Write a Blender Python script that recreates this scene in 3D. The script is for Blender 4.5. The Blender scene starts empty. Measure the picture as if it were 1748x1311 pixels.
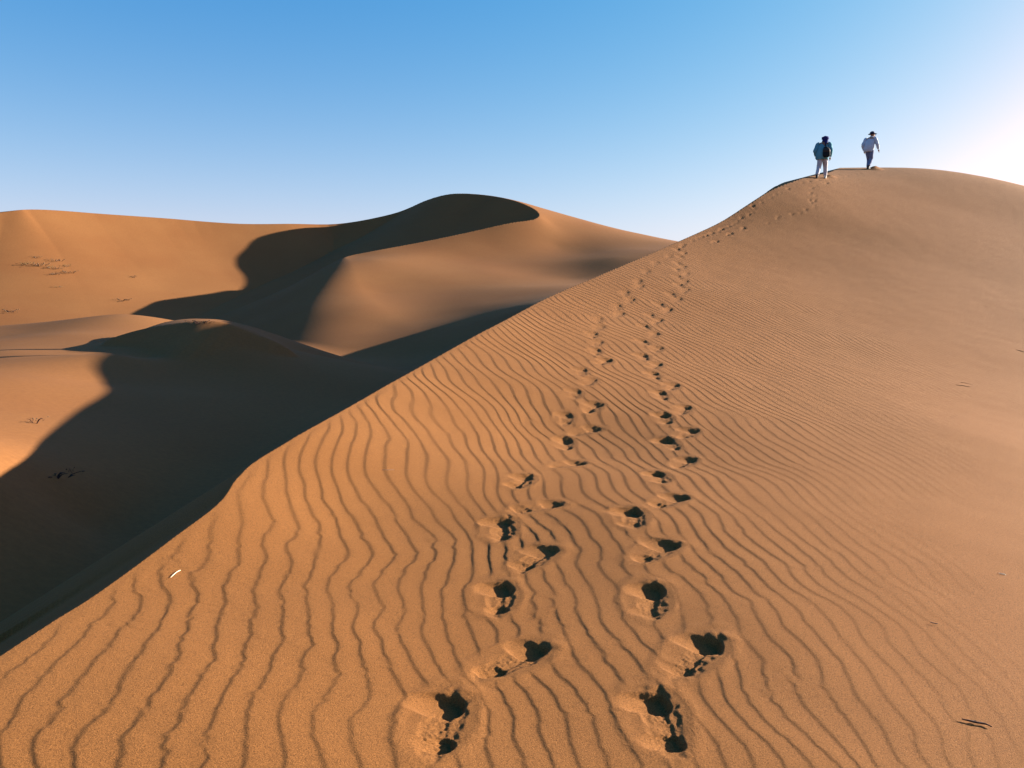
import bpy, bmesh, math, random, time
import numpy as np
from mathutils import Vector, Matrix
C = bpy.context.scene
T0 = time.time()
# ------------------------------------------------------------------ camera, sky, sun, exposure
cam = bpy.data.cameras.new('camera'); cam.sensor_width = 36; cam.lens = 1372.0 / 1748.0 * 36
cam.clip_start = .1; cam.clip_end = 6000
co = bpy.data.objects.new('camera', cam); C.collection.objects.link(co)
co.location = (0, 0, 1.5); co.rotation_euler = (math.pi / 2 - math.atan(155.0 / 1372.0), 0, 0)
C.camera = co
SUN_AZIMUTH, SUN_ELEVATION = math.radians(72.0), math.radians(14.0)
SKY_GRADE, HAZE_FALL = ((.42, 1.9, 1.0), (.62, .8, .66), (.87, .4, .50)), 9.0
world = bpy.data.worlds.new('World'); C.world = world; world.use_nodes = True
wn = world.node_tree; bg = wn.nodes['Background']
sky = wn.nodes.new('ShaderNodeTexSky'); sky.sky_type = 'NISHITA'; sky.sun_disc = False
sky.sun_elevation = SUN_ELEVATION; sky.sun_rotation = SUN_AZIMUTH
sky.altitude = 0; sky.air_density = 1.0; sky.dust_density = 3.0; sky.ozone_density = 1.0
wtc = wn.nodes.new('ShaderNodeTexCoord'); wsep = wn.nodes.new('ShaderNodeSeparateXYZ'); wn.links.new(wtc.outputs['Generated'], wsep.inputs[0])
def wmath(op, a, b):
    n = wn.nodes.new('ShaderNodeMath'); n.operation = op
    for k, v in enumerate((a, b)):
        if isinstance(v, (int, float)): n.inputs[k].default_value = v
        else: wn.links.new(v, n.inputs[k])
    return n.outputs[0]
# dusty air low over the desert: a pale band all round the horizon that fades upwards
whz = wmath('POWER', math.e, wmath('MULTIPLY', wmath('MAXIMUM', wsep.outputs[2], 0.0), -HAZE_FALL))
wsp = wn.nodes.new('ShaderNodeSeparateColor'); wcb = wn.nodes.new('ShaderNodeCombineColor'); wn.links.new(sky.outputs[0], wsp.inputs[0])
for k, (gain, power, dust) in enumerate(SKY_GRADE):
    c = wmath('MULTIPLY', wmath('POWER', wmath('MINIMUM', wmath('MULTIPLY', wsp.outputs[k], .225), 1.7), power), gain / .225)
    wn.links.new(wmath('ADD', c, wmath('MULTIPLY', whz, dust / .225)), wcb.inputs[k])
wn.links.new(wcb.outputs[0], bg.inputs[0]); bg.inputs[1].default_value = .05
sl = bpy.data.lights.new('sun', 'SUN'); sl.energy = 5.0; sl.angle = math.radians(.5); sl.color = (1, .9, .76)
so = bpy.data.objects.new('sun', sl); C.collection.objects.link(so)
sd = Vector((math.sin(SUN_AZIMUTH) * math.cos(SUN_ELEVATION), math.cos(SUN_AZIMUTH) * math.cos(SUN_ELEVATION), math.sin(SUN_ELEVATION)))
so.rotation_euler = sd.to_track_quat('Z', 'Y').to_euler(); so.location = (30, 20, 30)
C.view_settings.view_transform = 'Standard'; C.view_settings.look = 'None'
C.view_settings.exposure = 2.17; C.view_settings.gamma = 1; C.view_settings.use_curve_mapping = False
try:
    C.cycles.max_bounces = 6; C.cycles.diffuse_bounces = 1
except Exception: pass
#<TERRAIN>
import numpy as np, math
IMW, IMH, F = 1748.0, 1311.0, 1372.0
CAM_H = 1.5
PITCH = math.atan(155.0 / F)
SUN_AZ, SUN_EL = math.radians(72.0), math.radians(14.0)

def at(u, v, d):
    """world point on the sight line of photo pixel (u, v) at forward distance d"""
    a, b = (u - IMW / 2) / F, (IMH / 2 - v) / F
    Y = math.cos(PITCH) + b * math.sin(PITCH)
    Z = -math.sin(PITCH) + b * math.cos(PITCH)
    return (a * d / Y, d, CAM_H + Z * d / Y)

def spline(P, n=6):
    P = np.asarray(P, float)
    Q = np.vstack([2 * P[0] - P[1], P, 2 * P[-1] - P[-2]])
    out = []
    for i in range(1, len(Q) - 2):
        p0, p1, p2, p3 = Q[i - 1:i + 3]
        for k in range(n):
            t = k / n
            out.append(.5 * ((2 * p1) + (-p0 + p2) * t + (2 * p0 - 5 * p1 + 4 * p2 - p3) * t * t + (-p0 + 3 * p1 - 3 * p2 + p3) * t ** 3))
    out.append(P[-1])
    return np.array(out)

class TPS:
    """thin plate surface through scattered points"""
    def __init__(s, P, lam=1e-3, soft=None):
        P = np.asarray(P, float); s.P = P[:, :2]; n = len(P)
        r2 = ((s.P[:, None] - s.P[None]) ** 2).sum(2)
        K = .5 * r2 * np.log(r2 + 1e-9) + lam * np.eye(n) * r2.mean() ** .5
        if soft is not None: K = K + np.diag(soft)
        T = np.c_[np.ones(n), s.P]
        A = np.block([[K, T], [T.T, np.zeros((3, 3))]])
        s.w = np.linalg.solve(A, np.r_[P[:, 2], 0, 0, 0])
    def __call__(s, x, y):
        z = s.w[-3] + s.w[-2] * x + s.w[-1] * y
        for (px, py), w in zip(s.P, s.w):
            r2 = (x - px) ** 2 + (y - py) ** 2 + 1e-9
            z = z + .5 * w * r2 * np.log(r2)
        return z

def near_line(C, x, y):
    """distance to a polyline, height at the foot and the side (+1: right hand)"""
    best = np.full(x.shape, 1e18); zc = np.zeros(x.shape); side = np.ones(x.shape); par = np.zeros(x.shape)
    for i in range(len(C) - 1):
        a, b = C[i], C[i + 1]
        dx, dy = b[0] - a[0], b[1] - a[1]
        t = np.clip(((x - a[0]) * dx + (y - a[1]) * dy) / (dx * dx + dy * dy), 0, 1)
        ex, ey = x - a[0] - t * dx, y - a[1] - t * dy
        d2 = ex * ex + ey * ey
        m = d2 < best
        best = np.where(m, d2, best)
        zc = np.where(m, a[2] + t * (b[2] - a[2]), zc)
        par = np.where(m, i + t, par)
        side = np.where(m, np.where(dx * ey - dy * ex < 0, 1.0, -1.0), side)
    return np.sqrt(best), zc, side, par

def smin(a, b, k):
    h = np.clip(.5 + .5 * (b - a) / k, 0, 1)
    return b + (a - b) * h - k * h * (1 - h)
def smax(a, b, k):
    return -smin(-a, -b, k)
def sstep(a, b, x):
    t = np.clip((x - a) / (b - a), 0, 1); return t * t * (3 - 2 * t)

# ---------------- near dune: crest followed by the walkers
CREST_A = [(-2.2, -14, -.9), (-2.0, -8, -.3), (-1.97, -3, -.05), (-1.93, 0.5, .05)] + [at(*p) for p in [
    (0,1120,3.02),(148,1026,3.66),(280,930,4.38),(372,860,5.0),(404,817,5.45),(440,785,5.9),(500,748,6.5),(652,662,8.8),(756,604,11),(844,556,13.5),
    (944,504,17),(1061,454,21),(1161,411,25),(1237,375,28),(1285,344,30),(1322,322,31.8),(1374,303,34.2),(1419,293,37.2)]] + [
    (17.2, 42.5, 7.55), (20.5, 49, 6.6), (24, 56, 4.2), (32, 68, 1), (40, 80, -2)]
PTS_A = [at(*p) for p in [
    (1110,1220,3.0),(1100,1020,4.2),(1070,885,5.5),(1115,815,6.7),(1130,712,9.2),(1128,675,10.3),(1110,570,15),(1130,520,17.5),(1150,463,20.5),
    (745,1240,2.85),(450,1250,2.65),(850,1010,4.3),(870,815,6.6),(960,757,8.2),(1030,615,12.8),(600,900,5.2),(300,1150,3.0),
    (1700,1240,3.08),(1400,1100,3.65),(1700,950,5.25),(1400,850,6.3),(1700,750,9.2),(1400,700,10),(1700,600,15.6),(1400,580,15.3),(1700,500,21.5),(1400,480,21.8),
    (1700,430,26.5),(1450,420,26.8),(1600,372,32),(1450,345,33.0),(1700,352,33),(1471,287,40.5),(1526,286,41.3),(1582,289,41.5),(1637,299,41.3),(1693,311,41),(1748,324,41)]] + [
    (0, 0, -.02), (2, 0, -.35), (2, -5, -.5), (-.5, -5, 0), (6, 4, -.95), (10, 8, -1.3), (18, 15, -.6), (28, 24, 0.2), (33, 36, 3.0), (33, 46, 3.8), (24, 52, 4.6), (20, -8, -4), (8, -14, -2), (45, 20, -2), (50, 50, -2), (14, 2, -2.2)]
_all = PTS_A + CREST_A[:22]
_SA = TPS(_all, soft=[(.02 * p[1] ** 1.5 + .02) * (25.0 if (p[1] > 12 and i < 32) else 1.0) if i < len(PTS_A) else .002 for i, p in enumerate(_all)])
_CA = spline(CREST_A, 5); _CA[:, 2] = _SA(_CA[:, 0], _CA[:, 1])

def dune_a(x, y, full=False):
    S = _SA(x, y)
    d, zc, side, par = near_line(_CA, x, y)
    soft = .42 * sstep(6.2, 7.0, zc)
    slip = zc - .625 * d + soft * np.minimum(d, 2.5)
    k = .012 + .004 * np.clip(y, 0, 60)
    z = np.where(side > 0, S, slip)
    return (z, d, side) if full else z
# (crest A runs away from the camera: its right hand is the windward side)

# ---------------- far dune with the sinuous crest: right hand is the slip face
CREST_D = [at(*p) for p in [(-700,372,66),(-250,374,76),(-60,366,83),(0,363,85.5),(35,358.3,87),(60,357.6,88.3),(160,364,92.7),(300,374,98.5),(410,382,102),(490,382,105),(560,383,108.5),
    (620,376,109.5),(680,362,111),(720,345,110.5),(770,331,108),(820,332,106),(850,336,104),(880,343,102),(905,353,100),(918,362,98),(919,370,96),(905,376,94.5),
    (870,381,93),(820,392,91),(760,405,88.5),(700,417,86),(640,428,83),(600,436,81),(575,443,78),(548,470,69),(524,505,60),(510,545,52),(507,590,44),(515,630,37)]]
PTS_C = [at(*p) for p in [(640,444,77),(700,450,77),(850,468,75.5),(975,476,74),(800,438,83.5),(720,432,83),(650,500,66),(600,560,52),(650,560,53),(800,520,60),(900,490,66.5),
    (980,376,100),(1020,386,99.5),(950,420,90),(1050,440,81),(1161,430,82),(940,380,96),(600,618,43.5),(660,607,44.9),(740,582,46.4),(820,558,46.6),(900,526,46.8)]] + [(22,62,2.5),(30,120,5),(0,125,8),(-10,117,11.6),(-20,122,8.5),(-30,128,6.5),(-25,145,5),(-45,150,4),(-80,130,5),(-60,180,-4),(0,180,-4),(60,160,-4),(60,90,1)]
_SC = TPS(PTS_C + CREST_D[7:] + CREST_D[:7])
_CD = spline(CREST_D, 4); _CD[:, 2] = _SC(_CD[:, 0], _CD[:, 1])
_CDF = spline(CREST_D, 14); _CDF[:, 2] = _SC(_CDF[:, 0], _CDF[:, 1])
def dune_d(x, y):
    S = _SC(x, y)
    d, zc, side, par = near_line(_CD, x, y)
    env = np.full(x.shape, -1e9)
    m = (side > 0) & (y > 25) & (x * x + y * y < 220 ** 2); xm, ym = x[m], y[m]; em = np.full(xm.shape, -1e9)
    for c in _CDF:
        r = np.sqrt((xm - c[0]) ** 2 + (ym - c[1]) ** 2)
        D = max(c[2] + 7.0, 3.0); np.maximum(em, c[2] - D * (1 - np.exp(-.64 * r / D)), out=em)
    env[m] = em
    D = np.maximum(zc + 7.0, 3.0)
    slip = np.maximum(env, zc - D * (1 - np.exp(-.64 * d / D)))
    # the nose of the ridge is rounded towards the camera
    k = .02 + 5.0 * sstep(len(_CD) - 25, len(_CD) - 8, par)
    ext = np.where(side > 0, slip, zc + .62 * d)
    z = np.where(k < .05, np.where(side > 0, slip, S), smin(S, ext, k))
    z = z - .14 * np.maximum(36 - y, 0)
    return z, d, side
# ---------------- low dune at the left with a small crest
CREST_B = [(-40, 47, -.7), (-30, 41, -.6), (-20.5, 33.5, -.5)] + [at(*p) for p in [(140,594,29.6),(172,584,29.4),(200,574,29.3),(232,564.5,29.2),(264,558,29.05),(296,553,28.9),(336,548.5,28.8),(376,550,28.7)]] + [(-9.2, 28.7, .05), (-8, 28.8, -.5), (-6.5, 29, -2.0)]
_left = [at(*p) for p in [(0,575,36),(100,572,33.5),(0,600,27),(100,606,25.5),(0,650,19),(95,650,20.5),(-200,600,31),(-300,650,24)]] + [(-20, 12, -.8), (-22, 5, -1.0), (-30, 20, -.9), (-40, 35, -.9)]
_rim = [at(*p) for p in [(0,558,46),(100,550,44),(168,541.5,43),(208,536,42),(-200,575,44)]] + [(-20, 58, -2.6), (-40, 62, -3.0), (-50, 40, -1.0), (-60, 70, -3)]
PTS_BB = _left + _rim + [(-7.5, 31, -1.3), (-9, 40, -1.7), (-10, 46, -2.2), (-13, 52, -2.4), (-14, 37, .3), (-4, 31, -2), (-12, 33, .4)]
PTS_BF = _left + [at(*p) for p in [(196,604,25.2),(196,620,24.1),(180,656,21.6),(148,696,17.3),(96,744,13.4),(40,793,10.4),(0,821,9.3),(0,740,12.5),(146,604,26.3),(150,592,29.2),(120,592,29.3)]] + [
    (-10.5, 28, 0), (-9, 28.5, -.35), (-7.5, 29, -.85), (-12, 26.5, -.6), (-10, 25, -.85), (-8, 21, -1.2), (-6.5, 16, -1.4), (-5.5, 10, -1.4), (-5, 30, -1.4), (-7, 36, -1.8), (-12, 4, -1.0), (-5, 3, -1.4), (-10, 38, -1.9)] + _rim
_SB = TPS(PTS_BB + CREST_B[:14]); _SF = TPS(PTS_BF)
_CB = spline(CREST_B, 4); _CB[:53, 2] = _SB(_CB[:53, 0], _CB[:53, 1])
def dune_b(x, y):
    d, zc, side, par = near_line(_CB, x, y)
    front = _SF(x, y) - .02 * np.maximum(x + 3, 0) ** 2
    w = sstep(12, 18, par)
    back = np.where(side > 0, zc - (.78 - .4 * sstep(18, 42, par)) * d, np.minimum(_SB(x, y), zc + .3 * d))
    back = back * w + (front - .25) * (1 - w)
    return smax(back, front, .06), d, side
FLOOR = TPS([(-6, 0, -1.3), (-6, 10, -1.65), (-5, 20, -1.75), (-9, 25, -1.85), (-7, 35, -2.0), (-3, 40, -2.1), (-12, 45, -2.2), (-25, 60, -3.2), (-45, 70, -2.9), (-40, 90, -2.9), (-60, 85, -2), (-70, 60, -2.2), (-20, 80, -3.4),
    (20, 60, -3), (60, 60, -3), (0, 160, -3), (-30, 5, -2), (-30, 25, -2), (-100, 150, -3), (100, 150, -3), (0, -60, -3), (-60, -20, -3)])
def background(x, y):
    zd, dd, sd = dune_d(x, y); zb, db, sb = dune_b(x, y); zf = FLOOR(x, y)
    r = np.sqrt(x * x + y * y)
    zf = np.where(r > 150, -3.0 + (zf + 3) * np.exp(-(r - 150) / 60), zf)
    zf = np.clip(zf, -4, 0)
    zb = np.where(r < 75, zb, zb - (r - 75) * .3)
    z = smax(smax(zf, zb, .25), zd, .6)
    own = np.argmax(np.stack([zf, zb, zd]), 0)
    return z, own, dd, db
#</TERRAIN>
# ------------------------------------------------------------------ noise, ripples, footprints
def perlin(x, y, seed=0):
    xi, yi = np.floor(x).astype(np.int64), np.floor(y).astype(np.int64)
    fx, fy = x - xi, y - yi
    def g(ix, iy, dx, dy):
        h = (ix * 374761393 + iy * 668265263 + seed * 1442695041) & 0xFFFFFFFF
        h = ((h ^ (h >> 13)) * 1274126177) & 0xFFFFFFFF
        h = (h ^ (h >> 16)) & 0xFFFF
        a = h * (2 * math.pi / 65536)
        return np.cos(a) * dx + np.sin(a) * dy
    u, v = fx ** 3 * (fx * (fx * 6 - 15) + 10), fy ** 3 * (fy * (fy * 6 - 15) + 10)
    a = g(xi, yi, fx, fy); b = g(xi + 1, yi, fx - 1, fy); c = g(xi, yi + 1, fx, fy - 1); d = g(xi + 1, yi + 1, fx - 1, fy - 1)
    return (a + (b - a) * u + (c - a) * v + (a - b - c + d) * u * v) * 1.5

KS = [(-1.65, 2.64, 9.34, 1.89), (-1.22, 3.04, 7.73, 2.08), (-0.92, 3.13, 8.38, 2.33), (-0.48, 2.76, 8.49, 3.14), (-0.43, 3.26, 7.49, 2.15), (0.06, 3.07, 8.07, 0.78), (0.38, 3.99, 8.78, 1.38), (1.02, 3.11, 9.01, 0.44), (1.58, 3.97, 8.62, 0.2), (1.71, 5.35, 8.49, -0.08), (1.89, 3.4, 13.55, 0.14), (3.08, 9.82, 6.68, 1.2), (3.55, 11.09, 7.66, 2.11), (5.22, 13.6, 7.77, 1.73), (6.92, 15.18, 8.82, 1.95), (4.75, 17.43, 5.91, 2.27), (6.84, 22.26, 8.11, 1.9), (7.47, 19.63, 8.65, 1.41), (1.27, 13.79, 4.57, 2.13), (2.54, 16.97, 5.89, 2.46), (0.52, 10.85, 6.9, 2.37), (-0.03, 11.15, 4.77, 2.96), (2.7, 13.38, 6.7, 2.14), (2.74, 11.45, 6.3, 1.8), (7.51, 13.25, 8.16, 1.64), (-0.31, 7.78, 8.12, 0.54), (0.13, 6.94, 8.68, 0.38), (0.71, 7.59, 7.55, 0.44), (0.93, 7.08, 9.27, 0.73), (-0.94, 7.29, 6.89, 0.86), (-1.25, 6.16, 7.32, 0.83), (-1.5, 4.74, 7.44, 1.33), (-0.69, 10.07, 6.29, 2.04), (-1.64, 3.47, 9.25, 2.23), (-0.98, 4.15, 7.06, 1.74), (-0.45, 4.83, 6.45, 1.29)]
def phi_basis(x, y):
    # terms and their x, y derivatives
    q = y + 3.0; L = np.log(q)
    o, z = np.ones_like(x), np.zeros_like(x)
    T = [(x, o, z), (x / q, 1 / q, -x / q ** 2), (x * L, L, x / q), (L, z, 1 / q), (y, z, o), (x * x / q, 2 * x / q, -x * x / q ** 2),
         (x * x / q ** 2, 2 * x / q ** 2, -2 * x * x / q ** 3), (L * L, z, 2 * L / q), (x ** 3 / q ** 2, 3 * x * x / q ** 2, -2 * x ** 3 / q ** 3), (x * y / 9, y / 9, x / 9), (y * y / 20, z, y / 10), (x * x / 9, x / 4.5, z), (x * L * L / 3, L * L / 3, 2 * x * L / q / 3)]
    return T
_k = np.array(KS); _lam = 1 / np.hypot(_k[:, 2], _k[:, 3])
_T = phi_basis(_k[:, 0], _k[:, 1])
_A = np.vstack([np.stack([t[1] for t in _T], 1) * _lam[:, None], np.stack([t[2] for t in _T], 1) * _lam[:, None]])
_b = np.r_[_k[:, 2] * _lam, _k[:, 3] * _lam]
_A2 = np.vstack([_A, np.diag([.004] * len(_T))]); _b2 = np.r_[_b, np.zeros(len(_T))]
PHI = np.linalg.lstsq(_A2, _b2, rcond=None)[0]

RIP = TPS([at(*p)[:2] + (w,) for p, w in [((100,1200,2.7),1.1),((600,1200,2.9),1.2),((500,900,5.1),1.2),((700,700,8.5),1.15),((900,900,5.3),1.15),((1000,600,13),1),((1100,1100,3.7),1.05),
    ((1300,900,5.5),.95),((1350,1200,3.1),1.0),((1450,1000,4.4),.8),((1560,1200,3.1),.62),((1600,1000,4.4),.42),((1700,1200,3.1),.4),((1700,1000,4.4),.12),((1560,850,6.2),.15),((1700,850,6.2),0),
    ((1450,760,7.9),.75),((1550,710,9.3),.35),((1700,740,8.3),.05),((1300,700,9.8),.9),((1400,600,14),.85),((1600,600,13.5),.55),((1740,560,15.5),.4),((1300,480,20),.6),((1500,470,21),.3),((1700,480,20),.1),
    ((1250,420,25),.2),((1400,400,26),0),((1500,340,32),0),((1300,340,30.5),0),((1150,460,20.5),.7),((1000,490,18),.9),((-300,1200,2.5),1.1)]], .01)

def ripples(x, y, d_crest):
    """wind ripples: height, from one smooth phase with wandering and dislocations"""
    T = phi_basis(x, y)
    ph = sum(c * t[0] for c, t in zip(PHI, T)) * (1 + .10 * (1 - sstep(5, 9, y)) * 0) 
    kx = sum(c * u[1] for c, u in zip(PHI, T)); ky = sum(c * u[2] for c, u in zip(PHI, T))
    lam = np.clip(1 / np.hypot(kx, ky), .06, .4)
    e = sstep(5, 13, y)                                    # the far ripples run longer and straighter
    s = 1 + .35 * sstep(4, 12, y); X, Y = x / s, y / (s * (1 + 1.2 * e))
    ar = perlin(X / .34, Y / .24, 3) + .55 * perlin(X / .16, Y / .12, 4) * (1 - .75 * e) + .38 * perlin(X / .08, Y / .05, 14) * (1 - e)
    ai = perlin(X / .34, Y / .24, 5) + .55 * perlin(X / .16, Y / .12, 6) * (1 - .75 * e) + .38 * perlin(X / .08, Y / .05, 16) * (1 - e)
    na = 1.1 - .45 * e
    zr, zi = 1 + na * ar, na * ai
    mag = np.hypot(zr, zi)
    big = perlin(x / 1.5, y / 1.1, 7) * .9 + perlin(X / .75, Y / .45, 8) * (.6 - .3 * e)
    na = .95 - .55 * sstep(6, 14, y)
    zr, zi = 1 + na * ar, na * ai
    mag = np.hypot(zr, zi)
    t = (ph + big + np.arctan2(zi, zr) / (2 * math.pi) * 1.0) % 1.0
    a = .22                                                # share of the wavelength taken by the lee face
    up = .5 - .5 * np.cos(np.pi * np.clip(t / a, 0, 1))
    w = np.clip((t - a) / (1 - a), 0, 1)
    down = 1 - (w * .3 + .7 * (.5 - .5 * np.cos(np.pi * w)))
    prof = np.where(t < a, up, down) - .5
    amp = np.clip(RIP(x, y), 0, 1.25) * (.82 + .35 * perlin(x / .9, y / .9, 9)) * np.clip(mag * 1.6, .15, 1)
    amp = np.clip(amp, 0, 1.2) * sstep(0, .12, d_crest) * (y > -3) * (1 - sstep(25, 30, y))
    return prof * np.minimum(lam, .2) * (.034 + .010 * e) * amp, (ph + big, zr, zi, np.minimum(lam, .2) * .046 * amp)

# toe pixel, heel pixel, depth scale, lee-wall strength
TRACK_L = [((770,1202),(740,1275),1.15),((912,1112),(838,1148),.9),((856,1008),(848,1050),.95),((934,944),(898,970),.85),((860,892),(856,918),1.05),((946,861),(890,872),.8),((898,813),(880,832),1.0),((987,788),(942,795),.8),
    ((966,750),(965,768),.85),((1016,733),(982,740),.75),((968,709),(967,720),.7),((1020,692),(988,697),.85),((983,669),(981,677),.6),((1012,650),(994,656),.6),((994,632),(993,640),.6),((1037,616),(1018,619),1.0),
    ((1018,598),(1020,605),.6),((1024,584),(1008,588),.45),((1014,569),(1012,574),.5),((1027,557),(1014,560),.4),((1022,543),(1021,548),.5),((1060,534),(1044,537),.5),((1056,521),(1054,525),.5),((1079,510),(1066,513),.5),
    ((1068,498),(1067,502),.5),((1094,488),(1084,490),.4),((1091,479),(1089,482),.5),((1106,462),(1098,465),.4),((1121,448),(1113,450),.5),((1145,436),(1138,438),.4)]
TRACK_R = [((1121,1195),(1142,1262),1.2),((1209,1098),(1168,1142),1.15),((1112,1008),(1112,1048),1.1),((1141,932),(1103,953),1.0),((1079,872),(1084,896),1.1),((1159,847),(1128,861),.9),((1123,806),(1134,826),1.05),
    ((1178,784),(1156,796),.95),((1139,752),(1152,767),1.1),((1183,736),(1166,747),1.0),((1132,709),(1141,721),1.0),((1171,696),(1154,703),.95),((1127,671),(1138,681),.95),((1151,657),(1136,664),.8),((1116,638),(1126,646),.85),
    ((1123,622),(1108,628),.75),((1098,607),(1106,613),.75),((1125,594),(1112,599),.7),((1098,582),(1104,586),.7),((1120,569),(1106,573),.65),((1101,556),(1106,559),.65),((1125,545),(1112,549),.6),((1110,536),(1114,539),.6),
    ((1142,527),(1129,531),.6),((1127,518),(1131,521),.6),((1159,509),(1148,512),.55),((1146,501),(1150,504),.6),((1172,494),(1162,496),.5),((1160,486),(1164,488),.6),((1171,480),(1163,482),.5),((1157,472),(1160,474),.6),
    ((1173,466),(1165,468),.5),((1155,459),(1158,461),.6),((1167,454),(1160,456),.5),((1157,448),(1160,450),.6),((1161,437),(1164,439),.6),((1169,431),(1162,433),.6),((1155,425),(1159,427),.6),((1167,418),(1161,420),.6)]
RIDGE = [(1182,409),(1190,405),(1198,403),(1207,400),(1217,397),(1226,394),(1233,390),(1240,387),(1247,384),(1253,381),(1259,379),(1263,375.5),(1270,369),(1280,364),(1287,360),(1289,354.5),(1285,350.6),(1301,342.5),(1317,335),(1325,331),(1333,328),(1346,321),(1359,315.5),(1370,311),(1382,308.5),
    (1395,315),(1387,320),(1384,327.5),(1393,332),(1384,338.6),(1393,340.4),(1385,345),(1391,350),(1376,357),(1370,361),(1411,311),(1420,308),(1430,304.5),(1438,302),(1447,299.7),(1455,298),(1463,296),(1470,293.5),
    (1311,379),(1330,369),(1352,363),(1270,389),(1248,398),(1224,411),(1398,306),(1404,308.5),(1415,305)]
def hit(u, v):
    """where the sight line of a photo pixel meets the near dune"""
    d = np.geomspace(1.5, 60, 900); p = at(u, v, d)
    m = np.nonzero(p[2] < dune_a(p[0], p[1]))[0]
    i = m[0] if len(m) else 899
    d = np.linspace(d[max(i - 1, 0)], d[i], 40); p = at(u, v, d)
    m = np.nonzero(p[2] < dune_a(p[0], p[1]))[0]
    i = m[0] if len(m) else 39
    return np.array([p[0][i], p[1][i], p[2][i]])
rng = random.Random(11)
PRINTS = []
for tr in (TRACK_L, TRACK_R):
    for n, (t, h, s) in enumerate(tr):
        a, b = hit(*t), hit(*h)
        v = a[:2] - b[:2]; L = float(np.hypot(*v)); v = v / max(L, 1e-6)
        if a[1] > 9: v = v * .4 + np.array([.2, .98]) * .6; v /= np.hypot(*v)
        L = min(max(L, .14), .24)
        PRINTS.append((a[0], a[1], v[0], v[1], L, s * rng.uniform(.9, 1.1), rng.random() * 50))
for (u, v) in RIDGE:
    a = hit(u, v + 1)
    an = .5 + rng.uniform(-.3, .3)
    PRINTS.append((a[0], a[1], math.sin(an), math.cos(an), .2, rng.uniform(.3, .8), rng.random() * 50))

def press(x, y):
    """sand pushed in and up by the shoes; also which print a point belongs to"""
    dz = np.zeros_like(x); own = np.full(x.shape, -1); keep = np.ones_like(x)
    for i, (px, py, vx, vy, L, s, sd_) in enumerate(PRINTS):
        m = np.nonzero((np.abs(x - px) < .5) & (np.abs(y - py) < .5))[0]
        if not len(m): continue
        rx, ry = x[m] - px, y[m] - py
        a = rx * vx + ry * vy; b = rx * vy - ry * vx            # along the shoe (toe at 0), to its right
        w1 = perlin(a / .05 + sd_, b / .05, 21); w2 = perlin(a / .014 + sd_, b / .014, 22); w3 = perlin(a / .12 + sd_, b / .12, 24)
        far = 1.0 + .2 * min(max((py - 8) / 10, 0), 1) - .4 * min(max((py - 22) / 6, 0), 1)
        sc = (.9 + .18 * s) * far
        A, B = a / sc + .005 * w1 + .0015 * w2, b / sc + .005 * w1 + .002 * w2 + .010 * w3
        def bowl(ca, cb, la, lr, ll, dep, wall):
            ra = (A - ca) / la
            e = np.clip(1 - ra * ra, 0, 1) ** .5
            right = sstep(cb + lr * e + wall * .5, cb + lr * e - wall * .5, B)
            left = sstep(cb - ll * e, cb + lr * .4, B)
            return dep * right * left * sstep(0, .35, 1 - np.abs(ra))
        rp_ = random.Random(i * 7 + 3); v = lambda lo, hi: rp_.uniform(lo, hi)
        toe = bowl(-.02, v(-.01, .01), v(.078, .105), v(.044, .060), v(.15, .24), v(.027, .037) * s, v(.022, .04))
        mid = bowl(-L * .55 - .03, v(-.012, .006), L * .5 + .03, v(.03, .045), v(.06, .14), v(.006, .022) * s, .03)
        heel = bowl(-L - .035, v(-.012, .012), v(.05, .075), v(.034, .048), v(.07, .15), v(.014, .029) * s, v(.02, .035))
        sole = .007 * sstep(.9, -.4, (((A + L * .5 + .02) / (L * .5 + .08)) ** 2 + (B / .056) ** 2) - 1 + .5 * w1)
        tread = sstep(-.2, .9, np.cos((A + .004 * w2) * 2 * math.pi / .03)) * (.6 + w1) * .0022 * sstep(.05, .035, np.abs(B)) * sstep(-L - .06, -L - .02, A) * sstep(-.05, -.09, A)
        hole = np.maximum(np.maximum(np.maximum(toe, heel), sole), mid)
        inside = sstep(.001, .012, hole)
        rr = np.hypot((A + L * .45) / (L * .5 + .13), (B + .015) / .12)
        rim = .0028 * s * np.exp(-((rr - 1.12) / .22) ** 2) * (1 + .5 * w3) * (1 - inside)
        push = .008 * s * np.exp(-((A - .10) / .035) ** 2 - ((B - .02) / .06) ** 2) * (1 - inside)
        crumb = inside * (.0016 * w2 + .0022 * w1) * sstep(-.02, -.09, A) + inside * .0008 * w2 + .0012 * np.clip(w2, 0, 1) * np.exp(-((rr - 1.1) / .25) ** 2)
        d = -hole + rim + push + crumb + tread * inside
        dz[m] += d
        cover = sstep(1.45, .95, rr)
        keep[m] = np.minimum(keep[m], 1 - cover * .9)
        own[m] = np.where((rr < 1.12) | (hole > .002), i, own[m])
    for (u, v, hh, ww) in ((1419, 302, .09, .22), (1425, 300, .05, .16), (1493, 289, .16, .30), (1501, 289.5, .07, .2)):
        a = hit(u, v); dz += hh * np.exp(-((x - a[0]) ** 2 + (y - a[1]) ** 2) / (2 * (ww * .5) ** 2)) * (1 + .3 * perlin(x / .08, y / .08, 51))
    return dz, own, keep

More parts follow.
